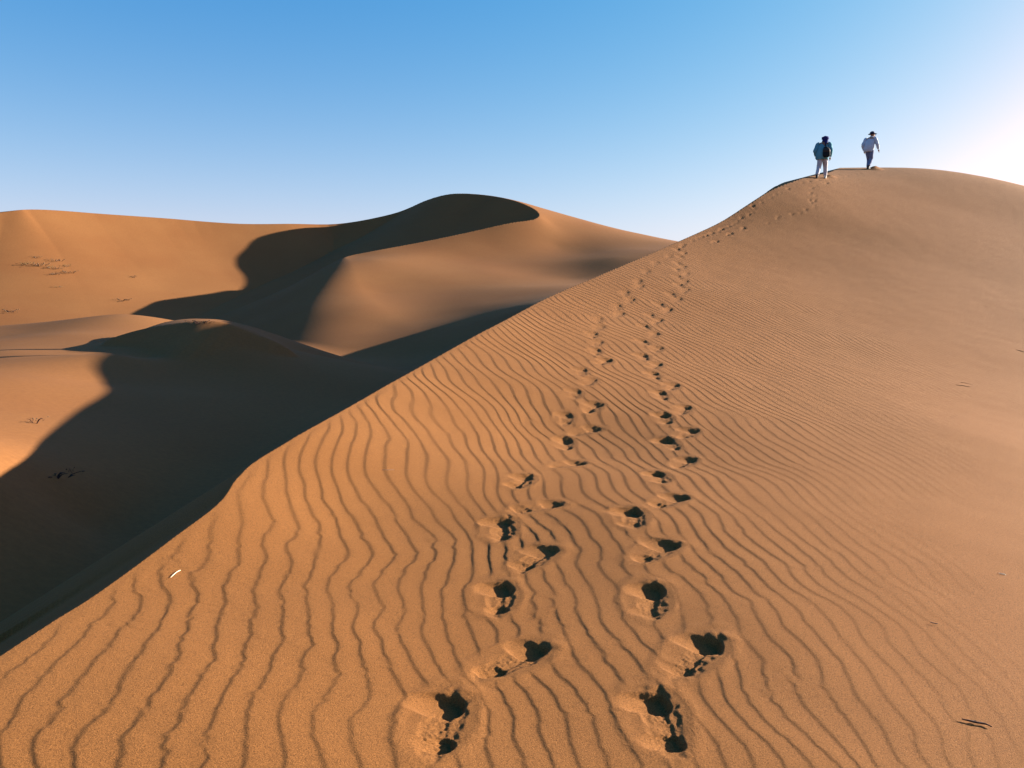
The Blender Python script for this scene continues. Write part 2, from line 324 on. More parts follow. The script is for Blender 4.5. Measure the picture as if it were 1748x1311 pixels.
# ------------------------------------------------------------------ materials
def sand_material(name, base, alt, grain, bump, far=False, ripple=False):
    lo, hi = (.90, 1.10) if far else (.55, 1.45)
    m = bpy.data.materials.new(name); m.use_nodes = True; nt = m.node_tree; N = nt.nodes; Lk = nt.links
    b = N['Principled BSDF']; b.inputs['Roughness'].default_value = .95; b.inputs['Specular IOR Level'].default_value = .12
    tc = N.new('ShaderNodeTexCoord')
    def noise(sc, det, rough=.6):
        n = N.new('ShaderNodeTexNoise'); n.inputs['Scale'].default_value = sc; n.inputs['Detail'].default_value = det; n.inputs['Roughness'].default_value = rough
        Lk.new(tc.outputs['Object'], n.inputs['Vector']); return n
    def mix(fac, c1, c2, f0, f1):
        mr = N.new('ShaderNodeMapRange'); mr.inputs[1].default_value = f0; mr.inputs[2].default_value = f1
        Lk.new(fac, mr.inputs[0]); mx = N.new('ShaderNodeMix'); mx.data_type = 'RGBA'
        Lk.new(mr.outputs[0], mx.inputs[0])
        for k, c in ((6, c1), (7, c2)):
            if isinstance(c, tuple): mx.inputs[k].default_value = c + (1,)
            else: Lk.new(c, mx.inputs[k])
        return mx.outputs[2]
    big = noise(.35 if not far else .09, 8)
    col = mix(big.outputs[0], base, alt, .35, .65)
    g = noise(grain, 3, .75)
    dark = tuple(c * .42 for c in base); light = tuple(min(1, c * 1.5) for c in alt)
    g2 = noise(grain * 2.7, 2, .7)
    c1 = N.new('ShaderNodeMix'); c1.data_type = 'RGBA'; c1.blend_type = 'MULTIPLY'; c1.inputs[0].default_value = 1
    ramp = N.new('ShaderNodeMapRange'); ramp.inputs[1].default_value = .3; ramp.inputs[2].default_value = .7; ramp.inputs[3].default_value = lo; ramp.inputs[4].default_value = hi
    Lk.new(g.outputs[0], ramp.inputs[0]); Lk.new(col, c1.inputs[6]); Lk.new(ramp.outputs[0], c1.inputs[7])
    c2 = N.new('ShaderNodeMix'); c2.data_type = 'RGBA'; c2.blend_type = 'MULTIPLY'; c2.inputs[0].default_value = 1
    r2 = N.new('ShaderNodeMapRange'); r2.inputs[1].default_value = .3; r2.inputs[2].default_value = .7; r2.inputs[3].default_value = lo + .08; r2.inputs[4].default_value = hi - .08
    Lk.new(g2.outputs[0], r2.inputs[0]); Lk.new(c1.outputs[2], c2.inputs[6]); Lk.new(r2.outputs[0], c2.inputs[7])
    Lk.new(c2.outputs[2], b.inputs['Base Color'])
    bp = N.new('ShaderNodeBump'); bp.inputs['Strength'].default_value = bump; bp.inputs['Distance'].default_value = .0022 if not far else .02
    add = N.new('ShaderNodeMath'); add.operation = 'ADD'; Lk.new(g.outputs[0], add.inputs[0]); Lk.new(g2.outputs[0], add.inputs[1])
    Lk.new(add.outputs[0], bp.inputs['Height']); Lk.new(bp.outputs[0], b.inputs['Normal'])
    if ripple:
        # fine wind ripples of the middle distance, from the same phase as the modelled ones near by
        def mt(op, p, q=None, clamp=False):
            n = N.new('ShaderNodeMath'); n.operation = op; n.use_clamp = clamp
            for k, v in enumerate((p, q)):
                if v is None: continue
                if isinstance(v, (int, float)): n.inputs[k].default_value = v
                else: Lk.new(v, n.inputs[k])
            return n.outputs[0]
        at1 = N.new('ShaderNodeAttribute'); at1.attribute_name = 'ripple_phase'; at2 = N.new('ShaderNodeAttribute'); at2.attribute_name = 'ripple_height'
        sx = N.new('ShaderNodeSeparateXYZ'); Lk.new(at1.outputs['Vector'], sx.inputs[0])
        t = mt('FRACT', mt('ADD', sx.outputs[0], mt('DIVIDE', mt('ARCTAN2', sx.outputs[2], sx.outputs[1]), 2 * math.pi)))
        tri = mt('MINIMUM', mt('DIVIDE', t, .26), mt('DIVIDE', mt('SUBTRACT', 1.0, t), .74))
        mr = N.new('ShaderNodeMapRange'); mr.interpolation_type = 'SMOOTHSTEP'; Lk.new(tri, mr.inputs[0])
        hgt = mt('MULTIPLY', mt('ADD', mt('MULTIPLY', mr.outputs[0], .5), mt('MULTIPLY', tri, .5)), at2.outputs['Fac'])
        b2 = N.new('ShaderNodeBump'); b2.inputs['Strength'].default_value = 1; b2.inputs['Distance'].default_value = 1
        Lk.new(hgt, b2.inputs['Height']); Lk.new(b2.outputs[0], bp.inputs['Normal'])
    return m
def plain(name, col, rough=.85, var=.15, scale=20):
    m = bpy.data.materials.new(name); m.use_nodes = True; N = m.node_tree.nodes; Lk = m.node_tree.links
    b = N['Principled BSDF']; b.inputs['Roughness'].default_value = rough; b.inputs['Specular IOR Level'].default_value = .2
    tc = N.new('ShaderNodeTexCoord'); n = N.new('ShaderNodeTexNoise'); n.inputs['Scale'].default_value = scale; n.inputs['Detail'].default_value = 4
    Lk.new(tc.outputs['Object'], n.inputs['Vector']); mx = N.new('ShaderNodeMix'); mx.data_type = 'RGBA'; Lk.new(n.outputs[0], mx.inputs[0])
    mx.inputs[6].default_value = tuple(c * (1 - var) for c in col) + (1,); mx.inputs[7].default_value = tuple(min(1, c * (1 + var)) for c in col) + (1,)
    Lk.new(mx.outputs[2], b.inputs['Base Color']); return m
SAND = sand_material('near_sand', (.164, .0650, .0170), (.174, .0715, .0205), 150, .9, False, True)
SAND_FAR = sand_material('far_sand', (.172, .0670, .0200), (.190, .0800, .0250), 9, .12, True)
SAND_RED = sand_material('red_sand', (.56, .255, .105), (.62, .30, .125), 9, .35, True)

# ------------------------------------------------------------------ helpers for objects
def tag(o, label=None, cat=None, group=None, kind=None):
    for k, v in (('label', label), ('category', cat), ('group', group), ('kind', kind)):
        if v: o[k] = v
    return o
def mesh_obj(name, V, faces, mat, parent=None, normals=None, smooth=True, loc=None, attrs=None):
    me = bpy.data.meshes.new(name)
    V = np.asarray(V, np.float32); faces = np.asarray(faces, np.int32)
    me.vertices.add(len(V)); me.vertices.foreach_set('co', V.ravel())
    n = faces.shape[1]
    me.loops.add(faces.size); me.loops.foreach_set('vertex_index', faces.ravel())
    me.polygons.add(len(faces)); me.polygons.foreach_set('loop_start', np.arange(0, faces.size, n, dtype=np.int32))
    me.update(calc_edges=True)
    if smooth: me.shade_smooth()
    if normals is not None:
        at_ = me.attributes.new('custom_normal', 'FLOAT_VECTOR', 'POINT'); at_.data.foreach_set('vector', np.asarray(normals, np.float32).ravel())
    for k, a in (attrs or {}).items():
        v = a.ndim == 2; q = me.attributes.new(k, 'FLOAT_VECTOR' if v else 'FLOAT', 'POINT'); q.data.foreach_set('vector' if v else 'value', a.astype(np.float32).ravel())
    me.materials.append(mat)
    o = bpy.data.objects.new(name, me); C.collection.objects.link(o)
    if parent: o.parent = parent
    if loc is not None: o.location = loc
    return o
def grid_normals(P):
    du = np.empty_like(P); dv = np.empty_like(P)
    du[:, 1:-1] = P[:, 2:] - P[:, :-2]; du[:, 0] = P[:, 1] - P[:, 0]; du[:, -1] = P[:, -1] - P[:, -2]
    dv[1:-1] = P[2:] - P[:-2]; dv[0] = P[1] - P[0]; dv[-1] = P[-1] - P[-2]
    n = np.cross(du, dv); n /= np.linalg.norm(n, axis=2, keepdims=True) + 1e-12
    n[n[..., 2] < 0] *= -1
    return n
def extract(P, Nn, quads, att=None):
    u, inv = np.unique(quads, return_inverse=True)
    if att is not None: return P.reshape(-1, 3)[u], Nn.reshape(-1, 3)[u], inv.reshape(quads.shape), {k: a[u] for k, a in att.items()}
    return P.reshape(-1, 3)[u], Nn.reshape(-1, 3)[u], inv.reshape(quads.shape)
def azimuths(fine_deg, n_fine):
    f = np.linspace(-fine_deg, fine_deg, n_fine)
    k = np.linspace(0, 1, 60)[1:] ** 1.6
    r = fine_deg + (180 - fine_deg) * k
    return np.radians(np.r_[-r[::-1], f, r])
def grid_quads(nr, na):
    i = np.arange(nr - 1)[:, None] * na + np.arange(na - 1)[None]
    # counter-clockwise seen from above (azimuth grows clockwise)
    return np.stack([i, i + 1, i + na + 1, i + na], -1).reshape(-1, 4)
def snap(x, y, line, cell):
    """pull the grid points next to a crest onto it, so that the crest is one clean edge"""
    best = np.full(x.shape, 1e9); sx = x.copy(); sy = y.copy()
    for a, b in zip(line[:-1], line[1:]):
        dx, dy = b[0] - a[0], b[1] - a[1]
        t = np.clip(((x - a[0]) * dx + (y - a[1]) * dy) / (dx * dx + dy * dy), 0, 1)
        cx, cy = a[0] + t * dx, a[1] + t * dy
        d = np.hypot(x - cx, y - cy); m = d < best
        best = np.where(m, d, best); sx = np.where(m, cx, sx); sy = np.where(m, cy, sy)
    m = best < cell * .55
    return np.where(m, sx, x), np.where(m, sy, y)
def snap_rows(Rg, Ag, line):
    """move one grid point per column onto each crossing of the crest"""
    Rn = Rg.copy(); A = Ag[0]; r0 = Rg[:, 0]
    s, c = np.sin(A), np.cos(A); cols = np.arange(len(A))
    for a, b in zip(line[:-1], line[1:]):
        ca = a[0] * c - a[1] * s; cb = b[0] * c - b[1] * s
        m = (ca * cb <= 0) & (np.abs(ca - cb) > 1e-9)
        t = ca[m] / (ca[m] - cb[m]); px, py = a[0] + t * (b[0] - a[0]), a[1] + t * (b[1] - a[1])
        r = px * s[m] + py * c[m]; ok = (r > r0[1]) & (r < r0[-2]); cc = cols[m][ok]; r = r[ok]
        i = np.clip(np.searchsorted(r0, r), 1, len(r0) - 1)
        i = np.where(r - r0[i - 1] < r0[i] - r, i - 1, i)
        Rn[i, cc] = r
    return Rn

# ------------------------------------------------------------------ near dune
az = azimuths(41, 1010)
def radii(r0, r1, dens, n):
    r = np.geomspace(r0, r1, 6000); w = np.cumsum(np.r_[0, np.diff(r) * dens(r[1:])]); return np.interp(np.linspace(0, w[-1], n), w, r)
rr = radii(.5, 62, lambda r: np.where(r < 2.2, .05, np.minimum(1.7 / r ** 2, .6 / r)) + .17 / r, 900)
Rg, Ag = np.meshgrid(rr, az, indexing='ij')
Rg = snap_rows(Rg, Ag, _CA[_CA[:, 1] > 9])
x, y = (Rg * np.sin(Ag)).ravel(), (Rg * np.cos(Ag)).ravel()
cell = (Rg * math.radians(82 / 1010)).ravel()
x, y = snap(x, y, _CA, cell)
z, dcr, side = dune_a(x, y, True)
rp, (rph, rzr, rzi, rht) = ripples(x, y, dcr); fine = sstep(5.5, 9.0, y)
ff = (np.abs(Ag.ravel()) < math.radians(60))
dz, own, keep = press(x, y)
z = z + np.where((side > 0) & ff, rp * keep * (1 - fine), 0) + dz * (side > 0)
z = z + np.where(side > 0, .004 * perlin(x / .5, y / .5, 31) + .02 * perlin(x / 3, y / 3, 32), 0) * sstep(.0, 1.0, dcr)
zb_, own_b, ddb, dbb = background(x, y)
P = np.stack([x, y, z], -1).reshape(len(rr), len(az), 3)
NN = grid_normals(P)
quads = grid_quads(len(rr), len(az))
under = (z < zb_ - .4)
quads = quads[~under[quads].all(1)]
oq = own[quads]; fo = np.where((oq == oq[:, :1]).all(1), oq[:, 0], -1)
# a print too small to hold a few faces stays in the sheet
cnt = np.bincount(fo[fo >= 0], minlength=len(PRINTS))
vis = np.array([(abs(p[0]) < p[1] * .72) for p in PRINTS])
fo = np.where((fo >= 0) & (cnt[fo] > 6) & vis[fo], fo, -1)
ATT = {'ripple_phase': np.stack([rph, rzr, rzi], 1), 'ripple_height': rht * keep * fine * ((side > 0) & ff)}
V, Nv, Q, at_ = extract(P, NN, quads[fo < 0], ATT)
near = mesh_obj('near_dune', V, Q, SAND, None, Nv, attrs=at_); tag(near, 'rippled sand dune in the foreground rising to the ridge with the walkers', None, None, 'structure')
for i in range(len(PRINTS)):
    if (fo == i).any():
        V, Nv, Q, at_ = extract(P, NN, quads[fo == i], ATT)
        mesh_obj('footprint', V, Q, SAND, near, Nv, attrs=at_)
print('near dune', round(time.time() - T0, 1), len(P.reshape(-1, 3)), 'prints', len(set(fo[fo >= 0])))

# ------------------------------------------------------------------ dunes behind
az2 = azimuths(37, 780)
r2 = radii(3.0, 420, lambda r: .3 / r + (r > 20) * (r < 60) * 1.2 / r + (r >= 60) * (r < 128) * 5.0 / r, 740)
Rg, Ag = np.meshgrid(r2, az2, indexing='ij')
Rg = snap_rows(snap_rows(Rg, Ag, _CD), Ag, _CB)
x, y = (Rg * np.sin(Ag)).ravel(), (Rg * np.cos(Ag)).ravel()
cell = (Rg * math.radians(74 / 780)).ravel()
x, y = snap(x, y, _CD, cell); x, y = snap(x, y, _CB, cell)
zb, ob, ddb, dbb = background(x, y)
zb = zb + .05 * perlin(x / 6, y / 6, 41) * sstep(0, 4, ddb) * sstep(0, 2, dbb)
za, da, sa = dune_a(x, y, True)
inner = (np.hypot(x, y) < 75)
hid = inner & (za > zb + .55)
P2 = np.stack([x, y, zb], -1).reshape(len(r2), len(az2), 3)
N2 = grid_normals(P2)
q2 = grid_quads(len(r2), len(az2))
q2 = q2[~hid[q2].all(1)]
fo2 = ob[q2].max(1)
for k, nm, mt, lb in ((0, 'valley_floor', SAND_FAR, 'sand floor of the hollow between the dunes'), (1, 'low_dune', SAND_FAR, 'low sand dune with a short sharp crest at the left'), (2, 'far_dune', SAND_FAR, 'tall far dune with a winding crest and dark slip face')):
    V, Nv, Q = extract(P2, N2, q2[fo2 == k])
    o = mesh_obj(nm, V, Q, mt, None, Nv); tag(o, lb, None, None, 'structure')
# the desert beyond
a3 = np.linspace(0, 2 * math.pi, 97); r3 = np.geomspace(410, 5000, 12)
Rg, Ag = np.meshgrid(r3, a3, indexing='ij'); P3 = np.stack([Rg * np.sin(Ag), Rg * np.cos(Ag), -4.3 + 0 * Rg], -1)
V, Nv, Q = extract(P3, grid_normals(P3), grid_quads(12, 97))
tag(mesh_obj('desert_plain', V, Q, SAND_FAR), 'flat desert plain out to the horizon', None, None, 'structure')
print('dunes', round(time.time() - T0, 1))
# ------------------------------------------------------------------ people
def ring_loft(rings, n=28, fold=0.0, seed=0, cap=True):
    """rings: (cx, cy, cz, rx, ry) stacked from bottom to top, softly folded cloth"""
    V, Fc = [], []
    R = np.array(rings, float); t = np.linspace(0, len(R) - 1, (len(R) - 1) * 5 + 1)
    sp = spline(R[:, :3], 5); rx = np.interp(t, range(len(R)), R[:, 3]); ry = np.interp(t, range(len(R)), R[:, 4])
    for i in range(len(sp)):
        for k in range(n):
            a = 2 * math.pi * k / n
            f = 1 + fold * (math.sin(3 * a + seed + i * .35) * .5 + math.sin(7 * a - i * .22 + seed * 2) * .3 + math.sin(2 * a + i * .6 + seed) * .4)
            V.append((sp[i, 0] + rx[i] * f * math.cos(a), sp[i, 1] + ry[i] * f * math.sin(a), sp[i, 2]))
    for i in range(len(sp) - 1):
        for k in range(n):
            a, b = i * n + k, i * n + (k + 1) % n
            Fc.append((a, b, b + n, a + n))
    if cap:
        for base, c in ((0, sp[0]), ((len(sp) - 1) * n, sp[-1])):
            m = len(V); V.append(tuple(c))
            for k in range(n):
                a, b = base + k, base + (k + 1) % n
                Fc.append((b, a, m, m) if base == 0 else (a, b, m, m))
    return V, Fc
def tube(path, radii, n=12, fold=0.0, seed=0, steps=5, flat=1.0):
    P = spline(path, steps); r = np.interp(np.linspace(0, len(path) - 1, len(P)), range(len(path)), radii)
    V, Fc = [], []; up = Vector((0, 0, 1))
    prev = None
    for i in range(len(P)):
        t = Vector(P[min(i + 1, len(P) - 1)] - P[max(i - 1, 0)]).normalized()
        s = prev - t * prev.dot(t) if prev is not None else t.cross(Vector((.3, .9, .2)))
        s.normalize(); prev = s; q = t.cross(s)
        for k in range(n):
            a = 2 * math.pi * k / n
            f = 1 + fold * (math.sin(2 * a + i * .8 + seed) * .5 + math.sin(5 * a - i * 1.1 + seed) * .4)
            V.append(tuple(Vector(P[i]) + (s * math.cos(a) + q * math.sin(a) * flat) * r[i] * f))
    for i in range(len(P) - 1):
        for k in range(n):
            a, b = i * n + k, i * n + (k + 1) % n
            Fc.append((a, b, b + n, a + n))
    for base, c in ((0, P[0]), ((len(P) - 1) * n, P[-1])):
        m = len(V); V.append(tuple(c))
        for k in range(n):
            a, b = base + k, base + (k + 1) % n
            Fc.append((b, a, m, m) if base == 0 else (a, b, m, m))
    return V, Fc
def join(*parts):
    V, Fc = [], []
    for v, f in parts:
        o = len(V); V += list(v); Fc += [tuple(i + o for i in q) for q in f]
    return V, Fc
def piece(name, vf, mat, parent, smooth=True):
    me = bpy.data.meshes.new(name); V, Fc = vf
    me.from_pydata([tuple(v) for v in V], [], [tuple(dict.fromkeys(f)) for f in Fc]); me.update()
    bm = bmesh.new(); bm.from_mesh(me); bmesh.ops.recalc_face_normals(bm, faces=bm.faces); bm.to_mesh(me); bm.free()
    if smooth: me.shade_smooth()
    me.materials.append(mat); o = bpy.data.objects.new(name, me); C.collection.objects.link(o); o.parent = parent
    return o
def skin_body(J, E, R, mat, parent):
    """one continuous body grown over a skeleton"""
    me = bpy.data.meshes.new('body'); me.from_pydata(J, E, []); me.update()
    o = bpy.data.objects.new('body', me); C.collection.objects.link(o); o.parent = parent
    sk = o.modifiers.new('skin', 'SKIN'); sk.use_smooth_shade = True
    for v, r in zip(me.skin_vertices[0].data, R): v.radius = (r, r)
    me.skin_vertices[0].data[0].use_root = True
    ss = o.modifiers.new('soft', 'SUBSURF'); ss.levels = 1; ss.render_levels = 2
    me.materials.append(mat)
    return o
SKIN = plain('skin', (.20, .095, .055), .6); SKIN2 = plain('fair_skin', (.34, .18, .12), .6)
def ell(c, r, n=14, m=9, tilt=0):
    V, Fc = [], []
    for i in range(m + 1):
        ph = math.pi * i / m
        for k in range(n):
            a = 2 * math.pi * k / n
            p = Vector((r[0] * math.sin(ph) * math.cos(a), r[1] * math.sin(ph) * math.sin(a), r[2] * math.cos(ph)))
            if tilt: p.rotate(Matrix.Rotation(tilt, 3, 'X'))
            V.append(tuple(Vector(c) + p))
    for i in range(m):
        for k in range(n):
            a, b = i * n + k, i * n + (k + 1) % n
            Fc.append((a, b, b + n, a + n))
    return V, Fc
def hand(w, d, s):
    """palm, four bent fingers of unequal length and a thumb; w wrist, d direction down, s side of the thumb (+1 forward)"""
    w = Vector(w); d = Vector(d).normalized()
    parts = [tube([w, w + d * .05, w + d * .095], [.026, .04, .034], 8, flat=.45)]
    for k, L in enumerate((.065, .075, .07, .052)):
        o = w + d * .085 + Vector((0, (k - 1.5) * .018, 0))
        parts.append(tube([o, o + d * L * .55 + Vector((.006, .004, 0)), o + d * L * .85 + Vector((-.012, .012, 0))], [.0095, .009, .007], 6))
    o = w + d * .03 + Vector((0, .03 * s, 0))
    parts.append(tube([o, o + d * .035 + Vector((0, .022 * s, 0)), o + d * .06 + Vector((0, .024 * s, 0))], [.012, .011, .008], 6))
    return join(*parts)
def person(name_label, loc, rz, spec):
    root = bpy.data.objects.new('person', None); C.collection.objects.link(root)
    root.location = loc; root.rotation_euler = (0, 0, rz); tag(root, name_label, 'person', 'people walking up the dune ridge')
    s = spec; hd = Vector(s['head']); hx, hy, hz = hd
    L, R_ = s['left_arm'], s['right_arm']; LL, RL = s['left_leg'], s['right_leg']
    J = [(0, 0, .95), (s['lean'] * .5, .03, 1.15), (s['lean'] * .8, .04, 1.34), (s['lean'], .05, 1.45), (hx, hy - .01, 1.53), (hx, hy, hz - .04), (hx, hy, hz + .05)]
    rad = [.14, .125, .14, .10, .058, .085, .075]
    E = [(0, 1), (1, 2), (2, 3), (3, 4), (4, 5), (5, 6)]
    def chain(start, pts, rs):
        prev = start
        for p, r in zip(pts, rs): J.append(tuple(p)); rad.append(r); E.append((prev, len(J) - 1)); prev = len(J) - 1
    chain(3, L, (.065, .048, .03)); chain(3, R_, (.065, .048, .03))
    chain(0, LL, (.095, .062, .042)); chain(0, RL, (.095, .062, .042))
    b = skin_body(J, E, rad, s['skin'], root)
    # face: turned where the walker looks
    f = Vector((math.sin(s['look']), math.cos(s['look']), 0)); r = Vector((f.y, -f.x, 0))
    fc = hd + Vector((0, 0, .0))
    piece('face', join(ell(fc + f * .03, (.078, .085, .105)), tube([fc + f * .10 + Vector((0, 0, .03)), fc + f * .135 - Vector((0, 0, .015)), fc + f * .11 - Vector((0, 0, .022))], [.011, .017, .012], 8),
                       tube([fc + f * .112 + r * .025 - Vector((0, 0, .055)), fc + f * .121 - Vector((0, 0, .053)), fc + f * .112 - r * .025 - Vector((0, 0, .055))], [.004, .008, .004], 6),
                       ell(fc + r * .082 - Vector((0, 0, .005)), (.014, .022, .032), 8, 5), ell(fc - r * .082 - Vector((0, 0, .005)), (.014, .022, .032), 8, 5)), s['skin'], root)
    for q in (-1, 1): piece('eye', ell(fc + f * .106 + r * .03 * q + Vector((0, 0, .022)), (.011, .011, .008), 8, 5), EYE, root)
    for A, th in ((L, 1), (R_, 1)):
        w = Vector(A[2]); d = (Vector(A[2]) - Vector(A[1])).normalized()
        piece('hand', hand(w + d * .01, d, th), s['skin'], root)
    # shirt with sleeves
    piece('shirt', join(ring_loft(s['torso'], fold=s['fold'], seed=s['seed']),
                        tube([Vector(L[0]) + Vector((.05, 0, .01)), L[0], (Vector(L[0]) + Vector(L[1])) / 2, L[1], (Vector(L[1]) + Vector(L[2])) / 2, Vector(L[2]) * .93 + Vector(L[1]) * .07], [.10, .095, .085, .078, .068, .055], 16, .10, s['seed']),
                        tube([Vector(R_[0]) - Vector((.05, 0, -.01)), R_[0], (Vector(R_[0]) + Vector(R_[1])) / 2, R_[1], (Vector(R_[1]) + Vector(R_[2])) / 2, Vector(R_[2]) * .93 + Vector(R_[1]) * .07], [.10, .095, .085, .078, .068, .055], 16, .10, s['seed'] + 2),
                        tube([(hx - .01, .03, 1.47), (hx, .035, 1.515), (hx, .04, 1.545)], [.085, .072, .07], 14, .03)), s['shirt'], root)
    hip = [(0, 0, .80, .165, .125), (0, 0, .90, .175, .13), (0, 0, 1.0, .16, .12)]
    piece('trousers', join(ring_loft(hip, fold=.03),
                           tube([(LL[0][0] * .8, LL[0][1], .93), LL[0], (Vector(LL[0]) + Vector(LL[1])) / 2, LL[1], (Vector(LL[1]) + Vector(LL[2])) / 2, Vector(LL[2]) + Vector((0, 0, .03))], [.10, .115, .105, .088, .08, .07], 16, .07, 3),
                           tube([(RL[0][0] * .8, RL[0][1], .93), RL[0], (Vector(RL[0]) + Vector(RL[1])) / 2, RL[1], (Vector(RL[1]) + Vector(RL[2])) / 2, Vector(RL[2]) + Vector((0, 0, .03))], [.10, .115, .105, .088, .08, .07], 16, .07, 5)), s['trousers'], root)
    for A, m in ((LL, s['shoes'][0]), (RL, s['shoes'][1])):
        a = Vector(A[2]); t = A[3]
        h = a - Vector((0, .05, .055)); toe = a + Vector((.01, .19, -.065 + t)); 
        sh = piece('shoe', join(tube([a + Vector((0, -.01, .03)), a + Vector((0, -.015, -.02)), a + Vector((0, .0, -.06))], [.052, .055, .05], 12),
                           tube([h - Vector((0, .02, 0)), h + Vector((0, .03, .0)), a + Vector((0, .08, -.05 + t * .5)), toe - Vector((0, .03, 0)), toe], [.03, .046, .05, .045, .022], 12, flat=.8)), m, root)
        piece('sole', tube([h - Vector((0, .035, .03)), a + Vector((0, .06, -.092 + t * .5)), toe + Vector((0, .01, -.03))], [.04, .05, .035], 12, flat=.28), SOLE, sh)
    return root
EYE = plain('eye', (.03, .02, .02), .3); SOLE = plain('shoe_sole', (.05, .045, .04), .8)
# first walker
g = hit(1403, 304.5); y0 = g[1]
TEAL = plain('teal_cloth', (.085, .235, .29), .9, .25, 9); NAVY = plain('navy_cloth', (.018, .022, .13), .9, .3, 14); LILAC = plain('pale_trouser_cloth', (.40, .38, .41), .9, .2, 8)
BLACK = plain('black_cloth', (.008, .012, .016), .85, .3, 12); SUNLIT_SHOE = plain('sunlit_shoe_pale', (.75, .70, .62), .8, .1, 12); DKBROWN = plain('dark_leather', (.03, .022, .02), .6, .2, 20)  # right shoe of the first walker: sunlight painted in as a pale colour
PALE = plain('pale_blue_cloth', (.42, .47, .54), .9, .2, 9); SLATE = plain('slate_trouser_cloth', (.13, .15, .24), .9, .25, 8); DARKHAT = plain('dark_hat_felt', (.02, .03, .07), .85, .25, 15)
ground = lambda px, py: float(dune_a(np.array([px]), np.array([py]))[0])
p1 = person('person in blue turban, loose teal shirt and pale trousers, walking away up the ridge', (g[0], g[1], g[2] - .03), math.radians(-20), dict(
    head=(.07, .07, 1.62), lean=.03, look=.3, skin=SKIN, shirt=TEAL, trousers=LILAC, shoes=(DKBROWN, SUNLIT_SHOE), fold=.05, seed=1.3,
    left_arm=[(-.21, .02, 1.41), (-.31, -.06, 1.16), (-.27, .06, .95)], right_arm=[(.24, .02, 1.41), (.31, -.04, 1.14), (.29, .06, .90)],
    left_leg=[(-.09, 0, .86), (-.14, -.03, .49), (-.20, -.24, .12), .0], right_leg=[(.09, .01, .86), (.12, .16, .50), (.13, .16, .13), .0],
    torso=[(-.03, -.01, .80, .235, .16), (-.035, -.02, .92, .255, .175), (-.03, -.02, 1.10, .25, .17), (-.01, .0, 1.28, .235, .15), (.01, .03, 1.40, .215, .125), (.03, .04, 1.47, .15, .10), (.05, .05, 1.53, .075, .07)]))
tb = [ell((.07, .06, 1.665), (.118, .125, .105), 18, 10)]
for q, (tl, zz, rr_) in enumerate(((.25, 1.645, .118), (-.2, 1.675, .122), (.05, 1.70, .11))):
    ring = [(.07 + rr_ * math.cos(a), .06 + rr_ * math.sin(a), zz + tl * .12 * math.sin(a + q)) for a in np.linspace(0, 2 * math.pi, 13)]
    tb.append(tube(ring, [.03] * 13, 8, .12, q))
tb.append(tube([(.15, .0, 1.66), (.13, -.05, 1.55), (.09, -.10, 1.44), (.06, -.13, 1.33)], [.035, .04, .035, .02], 8, .2, 2, flat=.5))
tb.append(tube([(-.03, .03, 1.56), (.07, -.05, 1.545), (.16, .03, 1.56), (.07, .13, 1.54), (-.03, .03, 1.56)], [.04] * 5, 8, .15, 1))
piece('turban', join(*tb), NAVY, p1)
bag = bpy.data.objects.new('shoulder_bag', None); C.collection.objects.link(bag); bag.location = p1.location; bag.rotation_euler = p1.rotation_euler
tag(bag, 'black bag slung over the right shoulder of the walker in the turban', 'bag')
piece('pouch', ring_loft([(.13, -.20, .86, .10, .06), (.14, -.22, .92, .145, .085), (.13, -.22, 1.05, .15, .09), (.12, -.21, 1.18, .13, .08), (.10, -.19, 1.28, .07, .05)], fold=.05, seed=4), BLACK, bag)
piece('strap', tube([(.10, -.20, 1.27), (.09, -.14, 1.42), (.12, .02, 1.50), (.16, .14, 1.40), (.20, .17, 1.2), (.24, .08, 1.02), (.20, -.12, .95)], [.022] * 7, 8, flat=.5), BLACK, bag)
piece('flap', ring_loft([(.135, -.235, 1.06, .145, .08), (.13, -.235, 1.14, .145, .085), (.12, -.215, 1.22, .115, .075)], fold=.02), DKBROWN, bag)
# second walker
g2 = hit(1483, 289.0)
p2 = person('person in a dark brimmed hat, pale blue shirt and slate trousers, topmost on the ridge', (g2[0], g2[1], g2[2] - .04), math.radians(-38), dict(
    head=(.06, .08, 1.61), lean=.03, look=1.0, skin=SKIN2, shirt=PALE, trousers=SLATE, shoes=(DKBROWN, DKBROWN), fold=.05, seed=4.1,
    left_arm=[(-.20, .02, 1.41), (-.29, -.08, 1.16), (-.25, .0, .92)], right_arm=[(.22, .02, 1.41), (.32, .02, 1.16), (.36, .10, .94)],
    left_leg=[(-.08, 0, .86), (-.05, .12, .50), (-.03, -.04, .13), .0], right_leg=[(.08, .0, .86), (.07, .02, .48), (.04, -.22, .14), -.02],
    torso=[(-.04, -.02, .84, .215, .15), (-.045, -.03, .96, .235, .17), (-.03, -.03, 1.12, .235, .165), (-.01, .0, 1.28, .225, .15), (.01, .03, 1.40, .205, .125), (.03, .04, 1.47, .14, .10), (.05, .05, 1.53, .07, .07)]))
brim = []
hat = join(ring_loft([(.06, .07, 1.665, .112, .12), (.06, .07, 1.71, .11, .118), (.06, .07, 1.755, .095, .10), (.06, .07, 1.785, .05, .055)], fold=.02),
           ring_loft([(.075, .085, 1.655, .19, .195), (.075, .085, 1.668, .195, .20), (.065, .075, 1.68, .12, .125)], fold=.03, seed=2))
ho = piece('hat', hat, DARKHAT, p2)
piece('hat_band', ring_loft([(.06, .07, 1.675, .116, .124), (.06, .07, 1.695, .116, .124)], fold=.01), BLACK, ho)
print('people', round(time.time() - T0, 1))

